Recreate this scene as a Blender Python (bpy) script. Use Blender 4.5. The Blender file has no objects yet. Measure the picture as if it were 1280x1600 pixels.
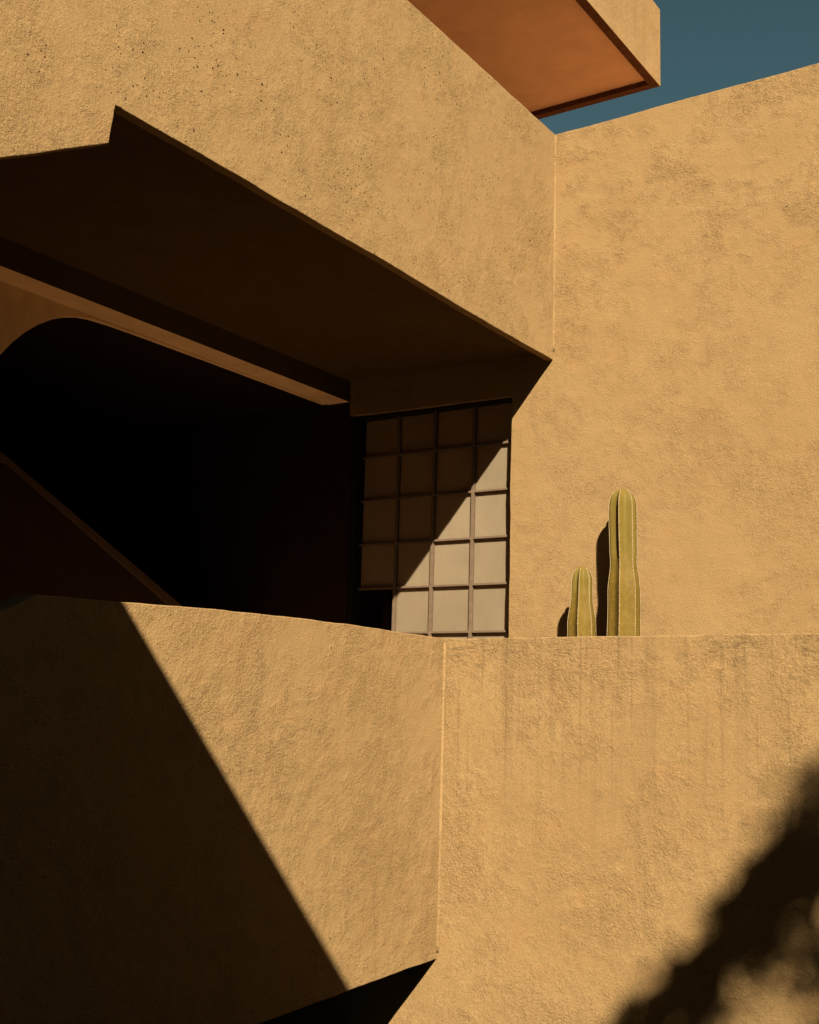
import bpy, bmesh, math, random
from mathutils import Vector, Matrix, noise
random.seed(7)
S = bpy.context.scene
COL = S.collection

# ---------------------------------------------------------------- camera
cam_d = bpy.data.cameras.new('camera')
cam = bpy.data.objects.new('camera', cam_d)
COL.objects.link(cam)
r_, u_, f_ = (0.83628273, 0.54753485, 0.02892718), (0.06750246, -0.15517033, 0.98557881), (-0.54412739, 0.82226988, 0.16672622)
CAM = Vector((4.73216847, -9.40280432, 2.4))
cam.matrix_world = Matrix(((r_[0], u_[0], -f_[0], CAM.x), (r_[1], u_[1], -f_[1], CAM.y), (r_[2], u_[2], -f_[2], CAM.z), (0, 0, 0, 1)))
cam_d.sensor_fit = 'VERTICAL'
cam_d.sensor_height = 36.0
cam_d.lens = 36.0 * 1895.9 / 1600.0
cam_d.clip_start = 0.05
cam_d.clip_end = 3000
S.camera = cam

# ---------------------------------------------------------------- light
SUN_DIR = Vector((0.82, -0.951, 1.0)).normalized()      # towards the sun
SUN_EL = math.asin(SUN_DIR.z)
W = bpy.data.worlds.new('World')
S.world = W
W.use_nodes = True
nt = W.node_tree
nt.nodes.clear()
out = nt.nodes.new('ShaderNodeOutputWorld')
bg = nt.nodes.new('ShaderNodeBackground')
sky = nt.nodes.new('ShaderNodeTexSky')
sky.sky_type = 'NISHITA'
sky.sun_disc = False
sky.sun_elevation = SUN_EL
sky.sun_rotation = math.atan2(SUN_DIR.x, SUN_DIR.y)
sky.air_density = 1.0
sky.dust_density = 0.6
sky.ozone_density = 2.0
sky.altitude = 2200
tint = nt.nodes.new('ShaderNodeMixRGB')
tint.blend_type = 'MULTIPLY'
tint.inputs[0].default_value = 1.0
tint.inputs[2].default_value = (0.29, 0.345, 0.216, 1)
nt.links.new(sky.outputs[0], tint.inputs[1])
nt.links.new(tint.outputs[0], bg.inputs[0])
bg.inputs[1].default_value = 0.05
nt.links.new(bg.outputs[0], out.inputs[0])

sun_d = bpy.data.lights.new('sun', 'SUN')
sun_d.energy = 5.0
sun_d.angle = math.radians(0.5)
sun_d.color = (1.0, 0.90, 0.74)
sun = bpy.data.objects.new('sun', sun_d)
COL.objects.link(sun)
sun.rotation_euler = (-SUN_DIR).to_track_quat('-Z', 'Y').to_euler()
sun.location = (8, -12, 14)

S.view_settings.view_transform = 'Standard'
S.view_settings.look = 'None'
S.view_settings.exposure = 2.0
S.cycles.diffuse_bounces = 3
S.view_settings.gamma = 1.0
S.view_settings.use_curve_mapping = False

# ---------------------------------------------------------------- materials
class N:
    def __init__(s, name):
        s.m = bpy.data.materials.new(name)
        s.m.use_nodes = True
        s.t = s.m.node_tree
        s.b = s.t.nodes['Principled BSDF']
    def n(s, typ, **kw):
        x = s.t.nodes.new(typ)
        for k, v in kw.items():
            if k.startswith('i_'):
                x.inputs[k[2:].replace('_', ' ')].default_value = v
            else:
                setattr(x, k, v)
        return x
    def l(s, a, b):
        s.t.links.new(a, b)
    def ramp(s, fac, pts, interp='LINEAR'):
        r = s.n('ShaderNodeValToRGB')
        r.color_ramp.interpolation = interp
        e = r.color_ramp.elements
        while len(e) < len(pts):
            e.new(0.5)
        for k, (p, c) in enumerate(pts):
            e[k].position = p
            e[k].color = c if len(c) == 4 else (*c, 1)
        s.l(fac, r.inputs[0])
        return r.outputs[0]
    def ma(s, op, a, b=None, c=None, clamp=False):
        x = s.n('ShaderNodeMath', operation=op)
        x.use_clamp = clamp
        for k, v in enumerate((a, b, c)):
            if v is None:
                continue
            if isinstance(v, (int, float)):
                x.inputs[k].default_value = v
            else:
                s.l(v, x.inputs[k])
        return x.outputs[0]
    def mix(s, fac, a, b, blend='MIX'):
        x = s.n('ShaderNodeMixRGB', blend_type=blend)
        for k, v in enumerate((fac, a, b)):
            if isinstance(v, (int, float)):
                x.inputs[k].default_value = v
            elif isinstance(v, tuple):
                x.inputs[k].default_value = (*v, 1) if len(v) == 3 else v
            else:
                s.l(v, x.inputs[k])
        return x.outputs[0]
    def noise(s, vec, scale, detail=4, rough=0.55, dist=0.0):
        x = s.n('ShaderNodeTexNoise')
        x.inputs['Scale'].default_value = scale
        x.inputs['Detail'].default_value = detail
        x.inputs['Roughness'].default_value = rough
        x.inputs['Distortion'].default_value = dist
        s.l(vec, x.inputs['Vector'])
        return x.outputs[0]
    def mapped(s, vec, scale=(1, 1, 1), loc=(0, 0, 0)):
        x = s.n('ShaderNodeMapping')
        x.inputs['Scale'].default_value = scale
        x.inputs['Location'].default_value = loc
        s.l(vec, x.inputs['Vector'])
        return x.outputs[0]

def stucco(name, light=(0.200, 0.1275, 0.0545), dark=(0.176, 0.107, 0.043), patch=1.0, pits=0.5, streaks=0.0, scr=1.0,
           top=None, topdirt=None, seed=0.0, relief=1.0, dirt=(0.088, 0.049, 0.020)):
    k = N(name)
    pos = k.n('ShaderNodeNewGeometry').outputs['Position']
    p = k.mapped(pos, (1, 1, 1), (seed * 3.1, seed * 1.7, seed * 2.3))
    # broad weathering
    n1 = k.noise(p, 0.55, 5, 0.6, 0.4)
    n2 = k.noise(p, 2.6, 6, 0.65, 0.3)
    big = k.ma('ADD', k.ma('MULTIPLY', n1, 0.55), k.ma('MULTIPLY', n2, 0.45))
    tone = k.ramp(big, [(0.36, (0, 0, 0)), (0.62, (1, 1, 1))])
    col = k.mix(tone, light, dark)
    # where the plaster is crumbly
    pm = k.noise(p, 1.5, 5, 0.62, 0.5)
    pm2 = k.noise(p, 7.0, 4, 0.6)
    crum = k.ramp(k.ma('ADD', k.ma('MULTIPLY', pm, 0.62), k.ma('MULTIPLY', pm2, 0.38)), [(0.46, (0, 0, 0)), (0.60, (1, 1, 1))])
    if topdirt is not None:
        sz = k.n('ShaderNodeSeparateXYZ')
        k.l(pos, sz.inputs[0])
        zz = k.ma('ADD', k.ma('SUBTRACT', sz.outputs[2], topdirt), k.ma('MULTIPLY', k.noise(p, 0.8, 4, 0.6), 2.6))
        crum = k.ma('MULTIPLY', crum, k.ramp(k.ma('MULTIPLY', zz, 0.4), [(0.0, (0.55,) * 3), (0.75, (1, 1, 1))]))
    fineb = k.noise(p, 60, 4, 0.68, 0.15)
    grain = k.noise(p, 85, 3, 0.7)
    col = k.mix(k.ramp(grain, [(0.38, (1, 1, 1)), (0.58, (0, 0, 0))]), col, tuple(x * 0.86 for x in dark))
    red = k.ramp(k.noise(p, 4.2, 4, 0.6, 0.3), [(0.56, (0, 0, 0)), (0.72, (1, 1, 1))])
    col = k.mix(k.ma('MULTIPLY', red, 0.35), col, (0.200, 0.105, 0.042))
    fine2 = k.noise(p, 130, 2, 0.6)
    speck = k.ramp(k.noise(p, 48, 4, 0.75, 0.4), [(0.375, (1, 1, 1)), (0.43, (0, 0, 0))])
    speckm = k.ma('MULTIPLY', speck, k.ma('MULTIPLY', crum, 0.72 * patch))
    grime = k.ma('MULTIPLY', k.ramp(k.noise(p, 24, 4, 0.7, 0.8), [(0.47, (0, 0, 0)), (0.62, (1, 1, 1))]), k.ma('MULTIPLY', crum, 0.36 * patch))
    col = k.mix(grime, col, dirt)
    col = k.mix(speckm, col, dirt)
    sp2 = k.ramp(k.noise(p, 75, 3, 0.75, 0.2), [(0.34, (1, 1, 1)), (0.39, (0, 0, 0))])
    col = k.mix(k.ma('MULTIPLY', sp2, 0.30), col, dirt)
    # pits
    v = k.n('ShaderNodeTexVoronoi')
    v.inputs['Scale'].default_value = 40
    v.inputs['Randomness'].default_value = 1.0
    wob = k.n('ShaderNodeVectorMath', operation='ADD')
    k.l(p, wob.inputs[0])
    nw = k.n('ShaderNodeTexNoise')
    nw.inputs['Scale'].default_value = 30
    k.l(p, nw.inputs['Vector'])
    sc = k.n('ShaderNodeVectorMath', operation='SCALE')
    sc.inputs['Scale'].default_value = 0.035
    k.l(nw.outputs['Color'], sc.inputs[0])
    k.l(sc.outputs[0], wob.inputs[1])
    k.l(wob.outputs[0], v.inputs['Vector'])
    sep = k.n('ShaderNodeSeparateColor')
    k.l(v.outputs['Color'], sep.inputs[0])
    sel = k.ma('GREATER_THAN', sep.outputs[0], 1.0 - 0.45 * pits)
    size = k.ma('MULTIPLY', k.ma('POWER', sep.outputs[1], 1.8), 0.28)
    hole = k.ma('LESS_THAN', v.outputs['Distance'], size)
    pitmask = k.ma('MULTIPLY', k.ma('MULTIPLY', hole, sel), k.ramp(k.noise(p, 1.9, 3, 0.6), [(0.47, (0, 0, 0)), (0.56, (1, 1, 1))]))
    if pits > 0:
        col = k.mix(k.ma('MULTIPLY', pitmask, 0.95), col, (0.011, 0.005, 0.002))
    # trowel scratches: short stretched strokes in wandering directions
    ps = k.mapped(p, (9, 9, 26))
    stro = k.ramp(k.noise(ps, 1.7, 4, 0.65, 2.2), [(0.355, (1, 1, 1)), (0.395, (0, 0, 0))])
    stro = k.ma('MULTIPLY', stro, k.ma('MULTIPLY', crum, scr))
    col = k.mix(k.ma('MULTIPLY', stro, 0.42), col, dirt)
    if streaks > 0:
        pv = k.mapped(p, (11, 11, 0.22))
        pv2 = k.mapped(p, (26, 26, 0.5))
        st = k.ramp(k.noise(pv, 1.0, 3, 0.6, 0.15), [(0.50, (0, 0, 0)), (0.68, (1, 1, 1))])
        st2 = k.ramp(k.noise(pv2, 1.0, 3, 0.6, 0.1), [(0.56, (0, 0, 0)), (0.66, (1, 1, 1))])
        sx = k.n('ShaderNodeSeparateXYZ')
        k.l(pos, sx.inputs[0])
        d = k.ma('SUBTRACT', top, sx.outputs[2])
        fade = k.ramp(k.ma('DIVIDE', k.ma('ADD', d, k.ma('MULTIPLY', k.noise(k.mapped(p, (5, 5, 0.01)), 1.0, 3), 0.9)), 2.4), [(0.12, (1, 1, 1)), (0.85, (0, 0, 0))])
        stm = k.ma('MULTIPLY', k.ma('ADD', k.ma('MULTIPLY', st, 0.45), k.ma('MULTIPLY', st2, 0.65)), fade)
        col = k.mix(k.ma('MULTIPLY', stm, streaks), col, (0.095, 0.058, 0.025))
    if streaks > 0.6:
        ck = k.noise(k.mapped(p, (2.2, 2.2, 16)), 1.6, 4, 0.6, 0.9)
        line = k.ramp(k.ma('ABSOLUTE', k.ma('SUBTRACT', ck, 0.5)), [(0.008, (1, 1, 1)), (0.026, (0, 0, 0))])
        near = k.ramp(d, [(0.05, (1, 1, 1)), (0.36, (0, 0, 0))])
        brk = k.ramp(k.noise(p, 3.5, 3, 0.6), [(0.47, (0, 0, 0)), (0.55, (1, 1, 1))])
        crack = k.ma('MULTIPLY', k.ma('MULTIPLY', line, near), brk)
        col = k.mix(k.ma('MULTIPLY', crack, 0.7), col, (0.06, 0.036, 0.016))
    k.l(col, k.b.inputs['Base Color'])
    k.b.inputs['Roughness'].default_value = 0.95
    k.b.inputs['Specular IOR Level'].default_value = 0.03
    # relief
    cr = k.ma('ADD', k.ma('MULTIPLY', crum, 0.75), 0.25)
    h = k.ma('MULTIPLY', fineb, k.ma('MULTIPLY', cr, 0.0115 * relief))
    h = k.ma('ADD', h, k.ma('MULTIPLY', fine2, 0.0046 * relief))
    h = k.ma('ADD', h, k.ma('MULTIPLY', k.noise(p, 19, 3, 0.55, 0.15), k.ma('MULTIPLY', cr, 0.0036 * relief)))
    h = k.ma('ADD', h, k.ma('MULTIPLY', k.noise(p, 3.1, 3, 0.5), 0.014 * relief))
    h = k.ma('SUBTRACT', h, k.ma('MULTIPLY', stro, 0.0035 * relief))
    h = k.ma('SUBTRACT', h, k.ma('MULTIPLY', pitmask, 0.008))
    bp = k.n('ShaderNodeBump')
    bp.inputs['Strength'].default_value = 1.0
    bp.inputs['Distance'].default_value = 1.0
    k.l(h, bp.inputs['Height'])
    k.l(bp.outputs[0], k.b.inputs['Normal'])
    return k.m

def plain(name, c, rough=0.8, bump=0.0, var=0.12, scale=9, spec=0.3):
    k = N(name)
    pos = k.n('ShaderNodeNewGeometry').outputs['Position']
    n = k.noise(pos, scale, 5, 0.6, 0.3)
    lo = tuple(x * (1 - var) for x in c)
    hi = tuple(min(1, x * (1 + var)) for x in c)
    k.l(k.mix(k.ramp(n, [(0.35, (0, 0, 0)), (0.65, (1, 1, 1))]), lo, hi), k.b.inputs['Base Color'])
    k.b.inputs['Roughness'].default_value = rough
    k.b.inputs['Specular IOR Level'].default_value = spec * 0.3
    if bump:
        bp = k.n('ShaderNodeBump')
        bp.inputs['Distance'].default_value = bump
        k.l(k.noise(pos, scale * 5, 4, 0.65), bp.inputs['Height'])
        k.l(bp.outputs[0], k.b.inputs['Normal'])
    return k.m

M = {}
M['fascia'] = stucco('stucco_pitted', pits=1.7, patch=0.7, seed=1.0, scr=0.4, relief=0.72)
M['wall'] = stucco('stucco_crumbly', pits=0.0, patch=1.3, topdirt=7.0, seed=2.0, scr=1.0)
M['parapet'] = stucco('stucco_parapet', pits=0.12, patch=0.6, seed=4.0, scr=0.6)
M['planter'] = stucco('stucco_streaked', pits=0.04, patch=0.65, relief=0.85, seed=5.0, scr=0.6, streaks=0.9, top=2.985)
M['canopy'] = stucco('stucco_canopy', light=(0.220, 0.145, 0.067), pits=0.0, patch=0.2, seed=6.0, scr=0.2, streaks=0.5, top=10.37, relief=0.6)
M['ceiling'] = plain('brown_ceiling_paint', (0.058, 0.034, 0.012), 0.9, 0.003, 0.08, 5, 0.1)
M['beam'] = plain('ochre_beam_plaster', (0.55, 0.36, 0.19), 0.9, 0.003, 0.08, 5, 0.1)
M['dark'] = plain('shade_dark_interior', (0.012, 0.006, 0.004), 0.9, 0.003, 0.1, 5, 0.1)  # near-black brown puts the deep interior shade into the colour
M['inner'] = plain('shaded_loggia_brown', (0.018, 0.009, 0.005), 0.9, 0.003, 0.1, 4, 0.1)  # darkened brown, loggia shade is put into the colour
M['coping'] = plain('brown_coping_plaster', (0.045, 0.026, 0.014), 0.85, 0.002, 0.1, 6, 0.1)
M['soffit'] = plain('terracotta_soffit_paint', (0.305, 0.178, 0.098), 0.9, 0.002, 0.07, 3.5, 0.1)
M['rim'] = plain('rust_brown_rim', (0.05, 0.02, 0.008), 0.85, 0.004, 0.25, 16, 0.1)
M['terrace'] = plain('terracotta_terrace_tile', (0.45, 0.25, 0.12), 0.8, 0.003, 0.15, 4, 0.2)
M['floor'] = plain('loggia_floor_stone', (0.36, 0.23, 0.13), 0.7, 0.002, 0.15, 4, 0.2)
M['ground'] = plain('dark_volcanic_paving', (0.02, 0.016, 0.013), 0.85, 0.006, 0.3, 2.2, 0.2)
M['other'] = plain('unseen_render', (0.08, 0.055, 0.035), 0.9, 0.004, 0.15, 2, 0.1)
M['bar'] = plain('painted_steel_bar', (0.088, 0.058, 0.035), 0.7, 0.0, 0.12, 20, 0.08)
M['bark'] = plain('grey_brown_bark', (0.11, 0.08, 0.055), 0.9, 0.02, 0.3, 9, 0.1)
M['leaf'] = plain('green_leaf', (0.055, 0.085, 0.025), 0.6, 0.0, 0.3, 3, 0.3)
M['soil'] = plain('dry_soil', (0.10, 0.065, 0.04), 0.95, 0.01, 0.3, 14, 0.1)

def pane_mat(name, c, rough):
    k = N(name)
    pos = k.n('ShaderNodeNewGeometry').outputs['Position']
    n = k.noise(pos, 2.3, 4, 0.55)
    g = k.noise(pos, 130, 2, 0.6)
    a = k.mix(k.ramp(n, [(0.35, (0, 0, 0)), (0.68, (1, 1, 1))]), tuple(x * 0.86 for x in c), c)
    a = k.mix(k.ma('MULTIPLY', k.ramp(g, [(0.4, (0, 0, 0)), (0.7, (1, 1, 1))]), 0.16), a, tuple(x * 0.6 for x in c))
    oi = k.n('ShaderNodeObjectInfo')
    a = k.mix(k.ma('MULTIPLY', oi.outputs['Random'], 0.16), a, tuple(x * 0.45 for x in c))
    dr = k.ramp(k.noise(k.mapped(pos, (14, 14, 3)), 1.0, 4, 0.6), [(0.50, (0, 0, 0)), (0.72, (1, 1, 1))])
    a = k.mix(k.ma('MULTIPLY', dr, 0.18), a, tuple(x * 0.5 for x in c))
    k.l(a, k.b.inputs['Base Color'])
    k.b.inputs['Roughness'].default_value = rough
    k.b.inputs['Specular IOR Level'].default_value = 0.12
    bp = k.n('ShaderNodeBump')
    bp.inputs['Distance'].default_value = 0.0012
    k.l(g, bp.inputs['Height'])
    k.l(bp.outputs[0], k.b.inputs['Normal'])
    return k.m
M['pane'] = pane_mat('frosted_glass', (0.255, 0.205, 0.128), 0.55)
t_ = M['pane'].node_tree                      # frosted glass lets some light through
tr = t_.nodes.new('ShaderNodeBsdfTranslucent')
tr.inputs[0].default_value = (0.80, 0.58, 0.34, 1)
mx = t_.nodes.new('ShaderNodeMixShader')
mx.inputs[0].default_value = 0.52
mo = t_.nodes['Material Output']
t_.links.new(t_.nodes['Principled BSDF'].outputs[0], mx.inputs[1])
t_.links.new(tr.outputs[0], mx.inputs[2])
t_.links.new(mx.outputs[0], mo.inputs[0])
kk = N('clear_glass')
kk.b.inputs['Base Color'].default_value = (0.8, 0.78, 0.7, 1)
kk.b.inputs['Roughness'].default_value = 0.02
kk.b.inputs['Transmission Weight'].default_value = 1.0
kk.b.inputs['IOR'].default_value = 1.1
M['clear'] = kk.m

k = N('cactus_skin')
pos = k.n('ShaderNodeNewGeometry').outputs['Position']
att = k.n('ShaderNodeAttribute', attribute_name='growth')
nz = k.noise(pos, 28, 5, 0.65, 0.4)
nz2 = k.noise(k.mapped(pos, (60, 60, 9)), 1.0, 3, 0.6)
base = k.mix(k.ramp(nz, [(0.35, (0, 0, 0)), (0.68, (1, 1, 1))]), (0.074, 0.045, 0.006), (0.099, 0.062, 0.010))
young = k.mix(nz2, (0.074, 0.050, 0.007), (0.100, 0.068, 0.013))
col = k.mix(k.ramp(att.outputs['Fac'], [(0.30, (0, 0, 0)), (0.95, (1, 1, 1))]), base, young)
scar = k.ramp(k.noise(pos, 17, 5, 0.7, 0.6), [(0.60, (0, 0, 0)), (0.68, (1, 1, 1))])
col = k.mix(k.ma('MULTIPLY', scar, 0.55), col, (0.062, 0.034, 0.014))
k.l(col, k.b.inputs['Base Color'])
k.b.inputs['Roughness'].default_value = 0.6
k.b.inputs['Specular IOR Level'].default_value = 0.08
bp = k.n('ShaderNodeBump')
bp.inputs['Distance'].default_value = 0.004
k.l(nz2, bp.inputs['Height'])
k.l(bp.outputs[0], k.b.inputs['Normal'])
M['cactus'] = k.m
M['spine'] = plain('pale_spine_felt', (0.21, 0.15, 0.075), 0.8, 0.0, 0.2, 60, 0.2)

# ---------------------------------------------------------------- object helpers
def link(name, bm, m, parent=None, smooth=False):
    me = bpy.data.meshes.new(name)
    bm.normal_update()
    bm.to_mesh(me)
    bm.free()
    if m is not None:
        me.materials.append(m)
    if smooth:
        for p in me.polygons:
            p.use_smooth = True
    o = bpy.data.objects.new(name, me)
    COL.objects.link(o)
    if parent is not None:
        o.parent = parent
        o.matrix_parent_inverse = Matrix.Translation(-parent.location)
    return o

def thing(name, label, cat, loc, group=None):
    o = bpy.data.objects.new(name, None)
    COL.objects.link(o)
    o.location = loc
    o.empty_display_size = 0.3
    o['label'] = label
    o['category'] = cat
    if group:
        o['group'] = group
    return o

def wob(p, amp):
    """hand-trowelled wander of an edge"""
    v = Vector(p)
    a = noise.noise_vector(v * 1.1) * 1.0 + noise.noise_vector(v * 4.3 + Vector((7, 3, 1))) * 0.45 + noise.noise_vector(v * 17) * 0.22
    return a * amp

def prism(bm, poly, axis, a0, a1, step=None, amp=0.0, bevel=0.0, origin=None, dirs=None):
    """extrude polygon (2D) from a0 to a1 along axis; axis 'X': (y,z), 'Y': (x,z), 'Z': (x,y)"""
    def to3(u, v, a):
        if dirs:
            return origin + dirs[0] * u + dirs[1] * v + dirs[2] * a
        return Vector({'X': (a, u, v), 'Y': (u, a, v), 'Z': (u, v, a)}[axis])
    pts = []
    n = len(poly)
    for i in range(n):
        p, q = Vector(poly[i]), Vector(poly[(i + 1) % n])
        L = (q - p).length
        c = max(1, int(L / step)) if step else 1
        for j in range(c):
            pts.append(p.lerp(q, j / c))
    if amp:
        new = []
        for p in pts:
            w = to3(p.x, p.y, 0)
            d = wob(w, amp)
            if dirs:
                new.append(Vector((p.x + d.dot(dirs[0]), p.y + d.dot(dirs[1]))))
            else:
                dd = {'X': (d.y, d.z), 'Y': (d.x, d.z), 'Z': (d.x, d.y)}[axis]
                new.append(Vector((p.x + dd[0], p.y + dd[1])))
        pts = new
    va = [bm.verts.new(to3(p.x, p.y, a0)) for p in pts]
    vb = [bm.verts.new(to3(p.x, p.y, a1)) for p in pts]
    fs = [bm.faces.new(va), bm.faces.new(list(reversed(vb)))]
    m = len(pts)
    for i in range(m):
        fs.append(bm.faces.new((va[i], vb[i], vb[(i + 1) % m], va[(i + 1) % m])))
    bmesh.ops.recalc_face_normals(bm, faces=fs)
    if bevel:
        rim = set(fs[0].edges) | set(fs[1].edges)
        bmesh.ops.bevel(bm, geom=list(rim), offset=bevel, segments=3, profile=0.5, affect='EDGES')
    return bm

def pbox(bm, x0, x1, y0, y1, z0, z1):
    vs = [bm.verts.new((x, y, z)) for x in (x0, x1) for y in (y0, y1) for z in (z0, z1)]
    for q in ((0, 1, 3, 2), (4, 6, 7, 5), (0, 4, 5, 1), (2, 3, 7, 6), (0, 2, 6, 4), (1, 5, 7, 3)):
        bm.faces.new([vs[i] for i in q])
    return bm

def box(name, m, parent, *b, bev=0.0):
    bm = pbox(bmesh.new(), *b)
    bmesh.ops.recalc_face_normals(bm, faces=bm.faces)
    if bev:
        bmesh.ops.bevel(bm, geom=list(bm.edges), offset=bev, segments=2, profile=0.5, affect='EDGES')
    return link(name, bm, m, parent)

def wall(name, m, parent, poly, axis, a0, a1, step=0.035, amp=0.011, bevel=0.007):
    return link(name, prism(bmesh.new(), poly, axis, a0, a1, step, amp, bevel), m, parent)

def fillet(name, m, parent, x, y, z0, z1, sx, sy, r=0.03):
    """concave plaster fillet in the vertical corner (x, y) opening towards (sx, sy)"""
    bm = bmesh.new()
    nz = int((z1 - z0) / 0.05)
    rows = []
    for j in range(nz + 1):
        z = z0 + (z1 - z0) * j / nz
        rr = r * (1 + 0.5 * noise.noise(Vector((x, y, z * 3.0))) + 0.35 * noise.noise(Vector((x, y, z * 14.0))))
        row = []
        for i in range(6):
            a = math.pi / 2 * i / 5
            row.append(bm.verts.new((x + sx * rr * (1 - math.sin(a)), y + sy * rr * (1 - math.cos(a)), z)))
        row.append(bm.verts.new((x - sx * 0.01, y - sy * 0.01, z)))
        rows.append(row)
    for j in range(nz):
        for i in range(7):
            k2 = (i + 1) % 7
            bm.faces.new((rows[j][i], rows[j][k2], rows[j + 1][k2], rows[j + 1][i]))
    bm.faces.new(list(reversed(rows[0])))
    bm.faces.new(rows[-1])
    bmesh.ops.recalc_face_normals(bm, faces=bm.faces)
    return link(name, bm, m, parent, True)

# ---------------------------------------------------------------- ground
g = box('ground', M['ground'], None, -400, 400, -400, 400, -1.0, 0.0)
g['kind'] = 'structure'
g['label'] = 'dark stone paving around the houses'

# ---------------------------------------------------------------- the house
house = thing('house', 'ochre stucco house with a shaded loggia, gridded window and projecting roof canopy', 'house', (-3, -2, 0))

# fascia over the loggia, plane X = 0
wall('fascia', M['fascia'], house, [(-7.4, 4.2), (-5.929, 5.0), (-5.262, 5.372), (-5.238, 5.603), (-3.6, 5.60), (-2.2, 5.59), (-1.0, 5.58), (0.02, 5.575), (0.02, 7.741), (-2.5, 7.737), (-7.4, 7.74)], 'X', -0.07, 0.0)
# the tall wall with the window opening, plane Y = 0
OX0, OX1, OZ0, OZ1 = -2.19, -0.412, 2.70, 5.305
wall('window_wall', M['wall'], house,
     [(-2.235, OZ1 + .008), (OX1, OZ1 - .008), (OX1, 2.0), (6.5, 2.0), (6.5, 7.79), (2.387, 7.761), (0.0, 7.741), (-0.3, 7.741), (-0.3, 5.9), (-2.235, 5.9)],
     'Y', 0.0, 0.32, amp=0.010)
box('window_ledge', M['inner'], house, OX0 + 0.003, OX1 - 0.003, 0.02, 0.32, 2.0, OZ0)
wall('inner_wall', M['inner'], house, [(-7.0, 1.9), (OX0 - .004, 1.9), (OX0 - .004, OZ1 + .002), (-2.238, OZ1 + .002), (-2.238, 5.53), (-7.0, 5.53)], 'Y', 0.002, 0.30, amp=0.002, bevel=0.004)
fillet('corner_fillet', M['wall'], house, 0.0, 0.0, 5.66, 7.72, 1, -1, 0.013)
# ceiling, beam, arch, inner rooms
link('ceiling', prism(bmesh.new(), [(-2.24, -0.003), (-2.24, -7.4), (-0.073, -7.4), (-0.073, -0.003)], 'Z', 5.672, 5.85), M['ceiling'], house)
bmb = pbox(bmesh.new(), -2.50, -2.243, -7.4, -0.004, 5.465, 5.85)
bmesh.ops.recalc_face_normals(bmb, faces=bmb.faces)
bmb.normal_update()
bo = link('beam', bmb, M['beam'], house)
bo.data.materials.append(M['ceiling'])                # outer side takes the dark ceiling colour to carry its shade
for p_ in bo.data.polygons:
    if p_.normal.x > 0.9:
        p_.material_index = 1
ar = [(-7.4, 5.54), (-7.4, 1.905), (-4.75, 1.905), (-4.72, 3.2), (-4.62, 3.8), (-4.42, 4.25), (-4.18, 4.6)]
tr = [(-4.04, 4.785), (-3.942, 4.915), (-3.842, 5.042), (-3.736, 5.150), (-3.626, 5.240), (-3.50, 5.320), (-3.37, 5.380), (-3.235, 5.422), (-3.10, 5.442), (-2.9, 5.452), (-2.5, 5.458), (-1.6, 5.462), (-0.03, 5.4642), (-0.03, 5.54)]
wall('arch_wall', M['beam'], house, ar + tr, 'X', -2.555, -2.502, step=0.2, amp=0.0, bevel=0.0)
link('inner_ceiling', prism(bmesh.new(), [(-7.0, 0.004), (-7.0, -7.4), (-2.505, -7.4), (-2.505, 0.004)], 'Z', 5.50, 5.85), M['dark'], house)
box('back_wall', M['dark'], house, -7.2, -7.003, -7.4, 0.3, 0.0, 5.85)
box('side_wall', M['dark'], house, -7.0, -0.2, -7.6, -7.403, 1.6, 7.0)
box('loggia_floor', M['floor'], house, -7.0, -0.163, -8.5, -0.02, 0.95, 1.90)
box('cellar_wall', M['dark'], house, -3.0, -2.8, -8.5, -0.02, 0.0, 0.948)
box('bounce_roof', M['terrace'], house, -4.5, 6.5, 0.323, 8.0, 7.2, 7.45)  # unseen roof added to bounce sun up onto the canopy soffit
# unseen room behind the window, kept small and pale to backlight the panes
M['room'] = plain('pale_room_plaster', (0.66, 0.54, 0.38), 0.9, 0.0, 0.05, 3, 0.1)
box('room_back_wall', M['room'], house, -2.6, 0.2, 1.5, 1.7, 2.0, 6.2)
box('room_side_wall', M['dark'], house, -2.8, -2.6, 0.33, 1.7, 2.0, 6.2)  # coloured dark to stand in for shade behind the clear panes
box('room_floor', M['room'], house, -2.6, 0.2, 0.325, 1.5, 2.0, 2.2)
box('room_side_wall', M['room'], house, 0.2, 0.4, 0.33, 1.7, 2.0, 6.2)
box('room_ceiling', M['room'], house, -2.8, 0.4, 0.33, 1.7, 5.6, 5.8)
# roof terrace behind the fascia and the penthouse carrying the canopy
box('roof_terrace', M['terrace'], house, -7.0, -0.073, -7.4, -0.305, 6.95, 7.25)
box('penthouse_wall', M['other'], house, -7.0, -4.6, -4.9, 2.4, 6.3, 9.42)
canopy = link('roof_canopy', prism(bmesh.new(), [(-7.3, -5.0), (0.019, -5.0), (0.019, 2.545), (-7.3, 2.545)], 'Z', 9.506, 10.372, 0.05, 0.004, 0.008), M['canopy'], house)
bm = bmesh.new()
pbox(bm, -0.08, 0.014, -4.99, 2.541, 9.43, 9.512)
pbox(bm, -7.29, -0.083, 2.445, 2.541, 9.43, 9.512)
bmesh.ops.recalc_face_normals(bm, faces=bm.faces)
rim = link('canopy_rim', bm, M['rim'], house)
box('canopy_face', M['canopy'], house, 0.0145, 0.0205, -4.99, 2.5455, 9.43, 9.55)
box('soffit_panel', M['soffit'], house, -7.28, -0.084, -4.98, 2.442, 9.492, 9.504)

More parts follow.
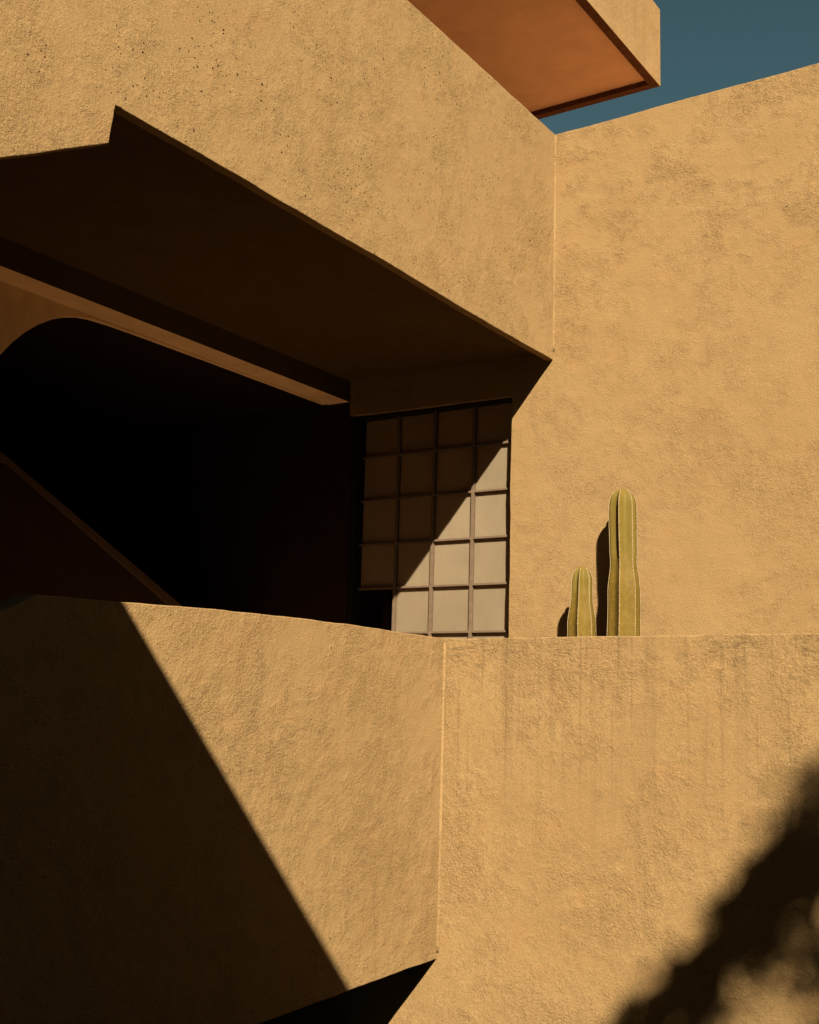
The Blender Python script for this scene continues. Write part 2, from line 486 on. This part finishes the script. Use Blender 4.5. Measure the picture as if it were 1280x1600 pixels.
# window
win_x = [-2.135, -1.71, -1.30, -0.868, -0.43]
win_z = [2.745, 3.18, 3.61, 4.037, 4.472, 4.905, 5.285]
bm = bmesh.new()
FY0, FY1 = 0.10, 0.165
for (a, b, c, d) in ((OX0 - .0, win_x[0], OZ0, OZ1), (win_x[4], OX1 + 0.0, OZ0, OZ1)):
    pbox(bm, a + 0.001, b - 0.001, 0.02 if b < -1 else FY0, FY1, c, d)
pbox(bm, win_x[0], win_x[4], 0.03, FY1, win_z[-1], OZ1 - 0.004)
pbox(bm, win_x[0], win_x[4], FY0, FY1, OZ0 + 0.001, win_z[0])
bmesh.ops.recalc_face_normals(bm, faces=bm.faces)
M['frame'] = plain('shade_black_frame', (0.012, 0.009, 0.007), 0.6, 0.0, 0.1, 20, 0.05)  # frame colour blackened to carry the shade around the window reveal
window = link('window', bm, M['frame'], house)
window['label'] = 'steel grid window of frosted panes half in shadow'
for x in win_x[1:4]:
    box('glazing_bar', M['bar'], window, x - 0.016, x + 0.016, FY0 + 0.006, FY1 - 0.01, win_z[0] + .002, win_z[-1] - .002, bev=0.002)
for z in win_z[1:6]:
    for i in range(4):
        box('glazing_bar', M['bar'], window, win_x[i] + (0.0165 if i else 0.001), win_x[i + 1] - (0.0165 if i < 3 else 0.001), FY0 + 0.004, FY1 - 0.01, z - 0.010, z + 0.010, bev=0.002)
for j in range(6):
    for i in range(4):
        x0, x1, z0, z1 = win_x[i] + .012, win_x[i + 1] - .012, win_z[j] + .008, win_z[j + 1] - .008
        clear = (i == 0 and j in (0, 1))
        bm = bmesh.new()
        ty = random.uniform(-0.0012, 0.0012)
        pbox(bm, x0, x1, 0.138 + ty, 0.143 + ty, z0, z1)
        bmesh.ops.recalc_face_normals(bm, faces=bm.faces)
        o = link('pane', bm, M['clear'] if clear else M['pane'], window)
        # every pane sits at its own slight tilt
        if clear:
            o['label'] = 'clear dark pane'
# a curtain edge seen through the clear pane
box('curtain_edge', M['inner'], house, -2.0, -1.93, 0.35, 0.37, 2.0, 5.2)

# ---------------------------------------------------------------- staircase inside the loggia
stair = thing('staircase', 'dark inner staircase with a sloping solid balustrade behind the loggia', 'staircase', (-3.1, -2.5, 1.9))
SX = -3.0
def sl(y):  # height of the balustrade top
    return 4.314 + (y + 3.485) * (3.323 - 4.314) / (3.485 - 1.404)
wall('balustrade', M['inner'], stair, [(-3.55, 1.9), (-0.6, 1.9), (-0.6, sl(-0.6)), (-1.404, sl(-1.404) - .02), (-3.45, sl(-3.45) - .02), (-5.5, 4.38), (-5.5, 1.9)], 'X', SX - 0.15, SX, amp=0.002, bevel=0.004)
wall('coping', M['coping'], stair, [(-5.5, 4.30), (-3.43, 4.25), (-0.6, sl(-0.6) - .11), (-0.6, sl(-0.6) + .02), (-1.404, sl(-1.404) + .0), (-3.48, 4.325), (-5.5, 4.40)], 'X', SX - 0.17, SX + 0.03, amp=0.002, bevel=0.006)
for i in range(8):
    box('step', M['floor'], stair, -4.3, SX - 0.18, -1.1 - 0.3 * (i + 1), -1.1 - 0.3 * i, 1.9, 1.9 + 0.17 * (i + 1))

# ---------------------------------------------------------------- parapet and planter wall
para = thing('balcony_wall', 'low ochre stucco wall wrapping the balcony, half in hard diagonal shadow', 'wall', (0, -2, 0))
wall('parapet', M['parapet'], para,
     [(-9.0, 0.50), (-5.5, 0.55), (-3.643, 0.634), (-2.756, 0.679), (-1.70, 0.712), (-1.70, 2.982), (-1.9, 2.986), (-2.923, 2.991), (-3.6, 2.985), (-4.507, 2.968), (-4.948, 2.953), (-5.49, 2.937), (-5.705, 2.834), (-9.0, 1.6)],
     'X', -0.16, 0.0, amp=0.009)
wall('planter_wall', M['planter'], para,
     [(-2.7, 0.0), (6.0, 0.0), (6.0, 2.989), (2.717, 2.985), (0.0, 2.985), (-0.16, 2.985), (-0.16, 0.60), (-2.7, 0.60)],
     'Y', -1.73, -1.53, amp=0.009)
fillet('corner_fillet', M['parapet'], para, 0.0, -1.73, 0.76, 2.95, 1, -1, 0.013)
box('planter_soil', M['soil'], para, -0.157, 6.0, -1.527, -0.003, 2.0, 2.62)

# ---------------------------------------------------------------- cacti
def cactus(name, label, cx, cy, zb, prof, th0, depth=0.30):
    zt = prof[-1][0]
    t = thing(name, label, 'cactus', (cx, cy, zb), 'cacti standing on the low wall')
    NR, NA = 6, 96
    def rad(z):
        for (a, ra), (b, rb) in zip(prof, prof[1:]):
            if a <= z <= b:
                q = (z - a) / (b - a)
                q = q * q * (3 - 2 * q)
                return ra + (rb - ra) * q
        return prof[-1][1]
    H = zt - zb
    dome = 0.13
    rows = []
    bm = bmesh.new()
    gl = bm.verts.layers.float.new('growth')
    NZ = 110
    def pt(z, a, kk=0.0):
        if z > zt - dome:
            q = (z - (zt - dome)) / dome
            dm = max(0.0, 1 - q ** 2.3) ** 0.5
        else:
            dm = 1.0
        R = rad(min(z, zt)) * dm
        c = 1 - abs(math.sin(NR / 2 * (a - th0)))
        up = min(1.0, max(0.0, (z - prof[2][0]) / 0.08))
        dp = depth * (0.66 + 0.34 * up)
        w = 1 - dp * (1 - c) ** 0.85
        bend = 0.006 * math.sin(z * 4 + cx * 9)
        r = R * w * (1 + 0.022 * noise.noise(Vector((math.cos(a) * 1.5, math.sin(a) * 1.5, z * 5 + cx * 20)))) + kk
        return Vector((cx + r * math.cos(a) + bend, cy + r * math.sin(a), z))
    zs = [zb + (H - dome) * j / 70 for j in range(70)] + [zt - dome + dome * math.sin(math.pi / 2 * j / 26) for j in range(27)]
    zs[-1] = zt - 0.0004
    for z in zs:
        row = []
        for i in range(NA):
            a = th0 + 2 * math.pi * i / NA
            v = bm.verts.new(pt(z, a))
            v[gl] = (z - prof[2][0]) / 0.30 + 0.5 + 0.5 * (abs(math.cos(3 * (a - th0))) - 0.5)
            row.append(v)
        rows.append(row)
    for j in range(len(rows) - 1):
        for i in range(NA):
            k2 = (i + 1) % NA
            bm.faces.new((rows[j][i], rows[j][k2], rows[j + 1][k2], rows[j + 1][i]))
    bm.faces.new(rows[-1])
    stem = link('stem', bm, M['cactus'], t, True)
    for k2 in range(NR):
        a = th0 + 2 * math.pi * k2 / NR
        b = bmesh.new()
        tang = Vector((-math.sin(a), math.cos(a), 0))
        prev = None
        z = zb
        n = 0
        while z < zt - 0.012:
            c0 = pt(z, a, 0.001)
            sw = 0.0012 + 0.0042 * (n % 2) * random.uniform(0.5, 1.2)
            nn = Vector((math.cos(a), math.sin(a), 0))
            ring = [b.verts.new(c0 + tang * sw), b.verts.new(c0 + nn * (0.003 + 0.0025 * (n % 2))), b.verts.new(c0 - tang * sw)]
            if prev:
                for q in range(2):
                    b.faces.new((prev[q], prev[q + 1], ring[q + 1], ring[q]))
            prev = ring
            if n % 2 and z < zt - 0.05:        # a small spine cluster
                for q in range(2):
                    d = (nn + tang * random.uniform(-0.9, 0.9) + Vector((0, 0, random.uniform(-0.5, 0.7)))).normalized() * random.uniform(0.008, 0.018)
                    s1 = b.verts.new(c0 + tang * 0.0012)
                    s2 = b.verts.new(c0 - tang * 0.0012)
                    s3 = b.verts.new(c0 + d)
                    b.faces.new((s1, s2, s3))
            n += 1
            z += 0.0100 if z < zt - 0.08 else 0.005
        link('spine_row', b, M['spine'], t)
    return t

cactus('cactus', 'tall pale olive columnar cactus with six ribs, right of the shorter one', 0.763, -0.21, 2.62,
       [(2.62, 0.137), (3.45, 0.130), (3.70, 0.106), (3.80, 0.109), (4.10, 0.113), (4.31, 0.106)], math.radians(-66.7 - 17), 0.36)
cactus('cactus', 'short olive cactus about half as tall, standing left of the tall one', 0.435, -0.29, 2.62,
       [(2.62, 0.124), (3.18, 0.115), (3.43, 0.087), (3.50, 0.085), (3.60, 0.083), (3.67, 0.080)], math.radians(-64.7 - 17), 0.38)

# ---------------------------------------------------------------- unseen house added to cast the diagonal shadow and block sky
nb = thing('added_shade_house', 'unseen house added across the court, its flat slab throwing the diagonal shadow and blocking sky', 'house', (1, -14, 0))
bm = prism(bmesh.new(), [(0.9, -14.0), (9.5, -14.0), (9.5, -7.9), (0.9, -7.9)], 'Z', 5.85, 6.071, 0.3, 0.0, 0.0)  # overhead slab out of view, edge placed to draw the diagonal shadow
link('shadow_slab', bm, M['other'], nb)
box('wall', M['other'], nb, -10, 9.0, -20, -14.003, 0, 9.6)
box('wall', M['other'], nb, 9.503, 16, -11.5, 3.0, 0, 8.7)  # wing added out of view to keep sky light off the court
for x in (8.2, 9.2):
    box('slab_column', M['other'], nb, x - .15, x + .15, -8.3, -8.0, 0, 5.847)

# ---------------------------------------------------------------- tree whose crown shades the planter wall
tree = thing('tree', 'leafy tree behind the added house dappling the low wall with shade', 'tree', (13.2, -12.9, 0))
def limb(bm, pts, rads, n=9):
    prev = None
    for i, (p, r) in enumerate(zip(pts, rads)):
        p = Vector(p)
        q = Vector(pts[min(i + 1, len(pts) - 1)]) - Vector(pts[max(i - 1, 0)])
        q.normalize()
        a = q.orthogonal().normalized()
        b = q.cross(a)
        ring = [bm.verts.new(p + (a * math.cos(2 * math.pi * k / n) + b * math.sin(2 * math.pi * k / n)) * r) for k in range(n)]
        if prev:
            for k in range(n):
                bm.faces.new((prev[k], prev[(k + 1) % n], ring[(k + 1) % n], ring[k]))
        prev = ring
bm = bmesh.new()
limb(bm, [(13.2, -12.9, 0), (13.15, -12.9, 2.5), (13.0, -12.8, 5), (12.8, -12.6, 7.6)], [0.34, 0.27, 0.23, 0.18])
link('trunk', bm, M['bark'], tree, True)
def wpt(u, v, s):
    return Vector((u, -1.73, v)) + SUN_DIR * s
bm = bmesh.new()
for (u, v, s) in [(1.9, 0.95, 16.5), (2.6, 1.75, 17), (2.9, 0.4, 17.5), (3.6, 1.4, 18), (3.7, -0.2, 15.5), (2.6, -0.3, 16)]:
    e = wpt(u, v, s)
    b0 = Vector((12.8, -12.6, 7.5))
    limb(bm, [b0, b0.lerp(e, 0.5) + Vector((0, 0, 0.15)), e], [0.10, 0.06, 0.02], 7)
link('branch', bm, M['bark'], tree, True)
bm = bmesh.new()
rnd = random.Random(11)
A, B = Vector((1.30, 0.42)), Vector((2.78, 2.30))
nd = (B - A).normalized()
pn = Vector((nd.y, -nd.x))                      # into the crown
cl = []
CORE = [(2.6, 2.01), (2.52, 1.9), (2.48, 1.76), (2.56, 1.54), (2.42, 1.71), (2.3, 1.54), (2.41, 1.48), (2.24, 1.36), (2.17, 1.24), (2.23, 1.14), (2.05, 1.23), (1.99, 1.11), (1.89, 0.98), (1.82, 0.94), (1.71, 0.85), (1.61, 0.72), (1.48, 0.62), (1.42, 0.52), (1.87, 0.87), (1.71, 0.68), (2.68, 2.15), (2.36, 1.61), (2.12, 1.34), (2.09, 1.11), (1.8, 0.77), (1.55, 0.54), (2.47, 1.6), (2.33, 1.32), (2.8, 2.2), (2.95, 2.35), (3.1, 2.5), (1.35, 0.4), (1.28, 0.3), (1.2, 0.15), (1.1, 0.0), (3.3, 2.6), (0.95, -0.2)]
SECOND = [(2.64, 1.4), (2.46, 1.08), (2.46, 0.97), (2.01, 0.77), (1.86, 0.7), (2.58, 1.34), (2.17, 1.04), (1.91, 0.61), (2.67, 1.57), (2.55, 0.97), (2.9, 1.2), (2.85, 0.8), (3.0, 1.6)]
for (a_, b_) in CORE:                            # dense outer edge of the crown
    for q in range(2):
        cl.append((Vector((a_ + 0.065 + rnd.gauss(0, 0.035), b_ - 0.05 + rnd.gauss(0, 0.035))), rnd.uniform(15.5, 18), rnd.uniform(0.09, 0.14), 23))
for (a_, b_) in SECOND:                          # looser inner foliage with sun between
    cl.append((Vector((a_ + 0.04, b_ - 0.02)), rnd.uniform(15.5, 18), rnd.uniform(0.11, 0.17), 22))
for i in range(34):
    t_ = rnd.uniform(-0.9, 1.5)
    w = A + (B - A) * t_ + pn * rnd.uniform(0.35, 1.5)
    cl.append((w, rnd.uniform(15.5, 18), rnd.uniform(0.08, 0.20), 12))
for i in range(120):
    t_ = rnd.uniform(-0.9, 1.6)
    w = A + (B - A) * t_ + pn * rnd.uniform(2.2, 3.9)
    cl.append((w, rnd.uniform(14.5, 18.5), rnd.uniform(0.18, 0.34), 90))
for w, s, rr, cnt in cl:
    c0 = wpt(w.x, w.y, s)
    for k2 in range(cnt):
        d = Vector((rnd.gauss(0, 1), rnd.gauss(0, 1), rnd.gauss(0, 1))) * rr * 0.62
        q = c0 + d
        a = Vector((rnd.gauss(0, 1), rnd.gauss(0, 1), rnd.gauss(0, 1))).normalized()
        b = a.orthogonal().normalized()
        L, wd = rnd.uniform(0.05, 0.085), rnd.uniform(0.02, 0.032)
        vs = [bm.verts.new(q - a * L), bm.verts.new(q + b * wd), bm.verts.new(q + a * L), bm.verts.new(q - b * wd)]
        bm.faces.new(vs)
crown = link('crown', bm, M['leaf'], tree)
crown['kind'] = 'stuff'
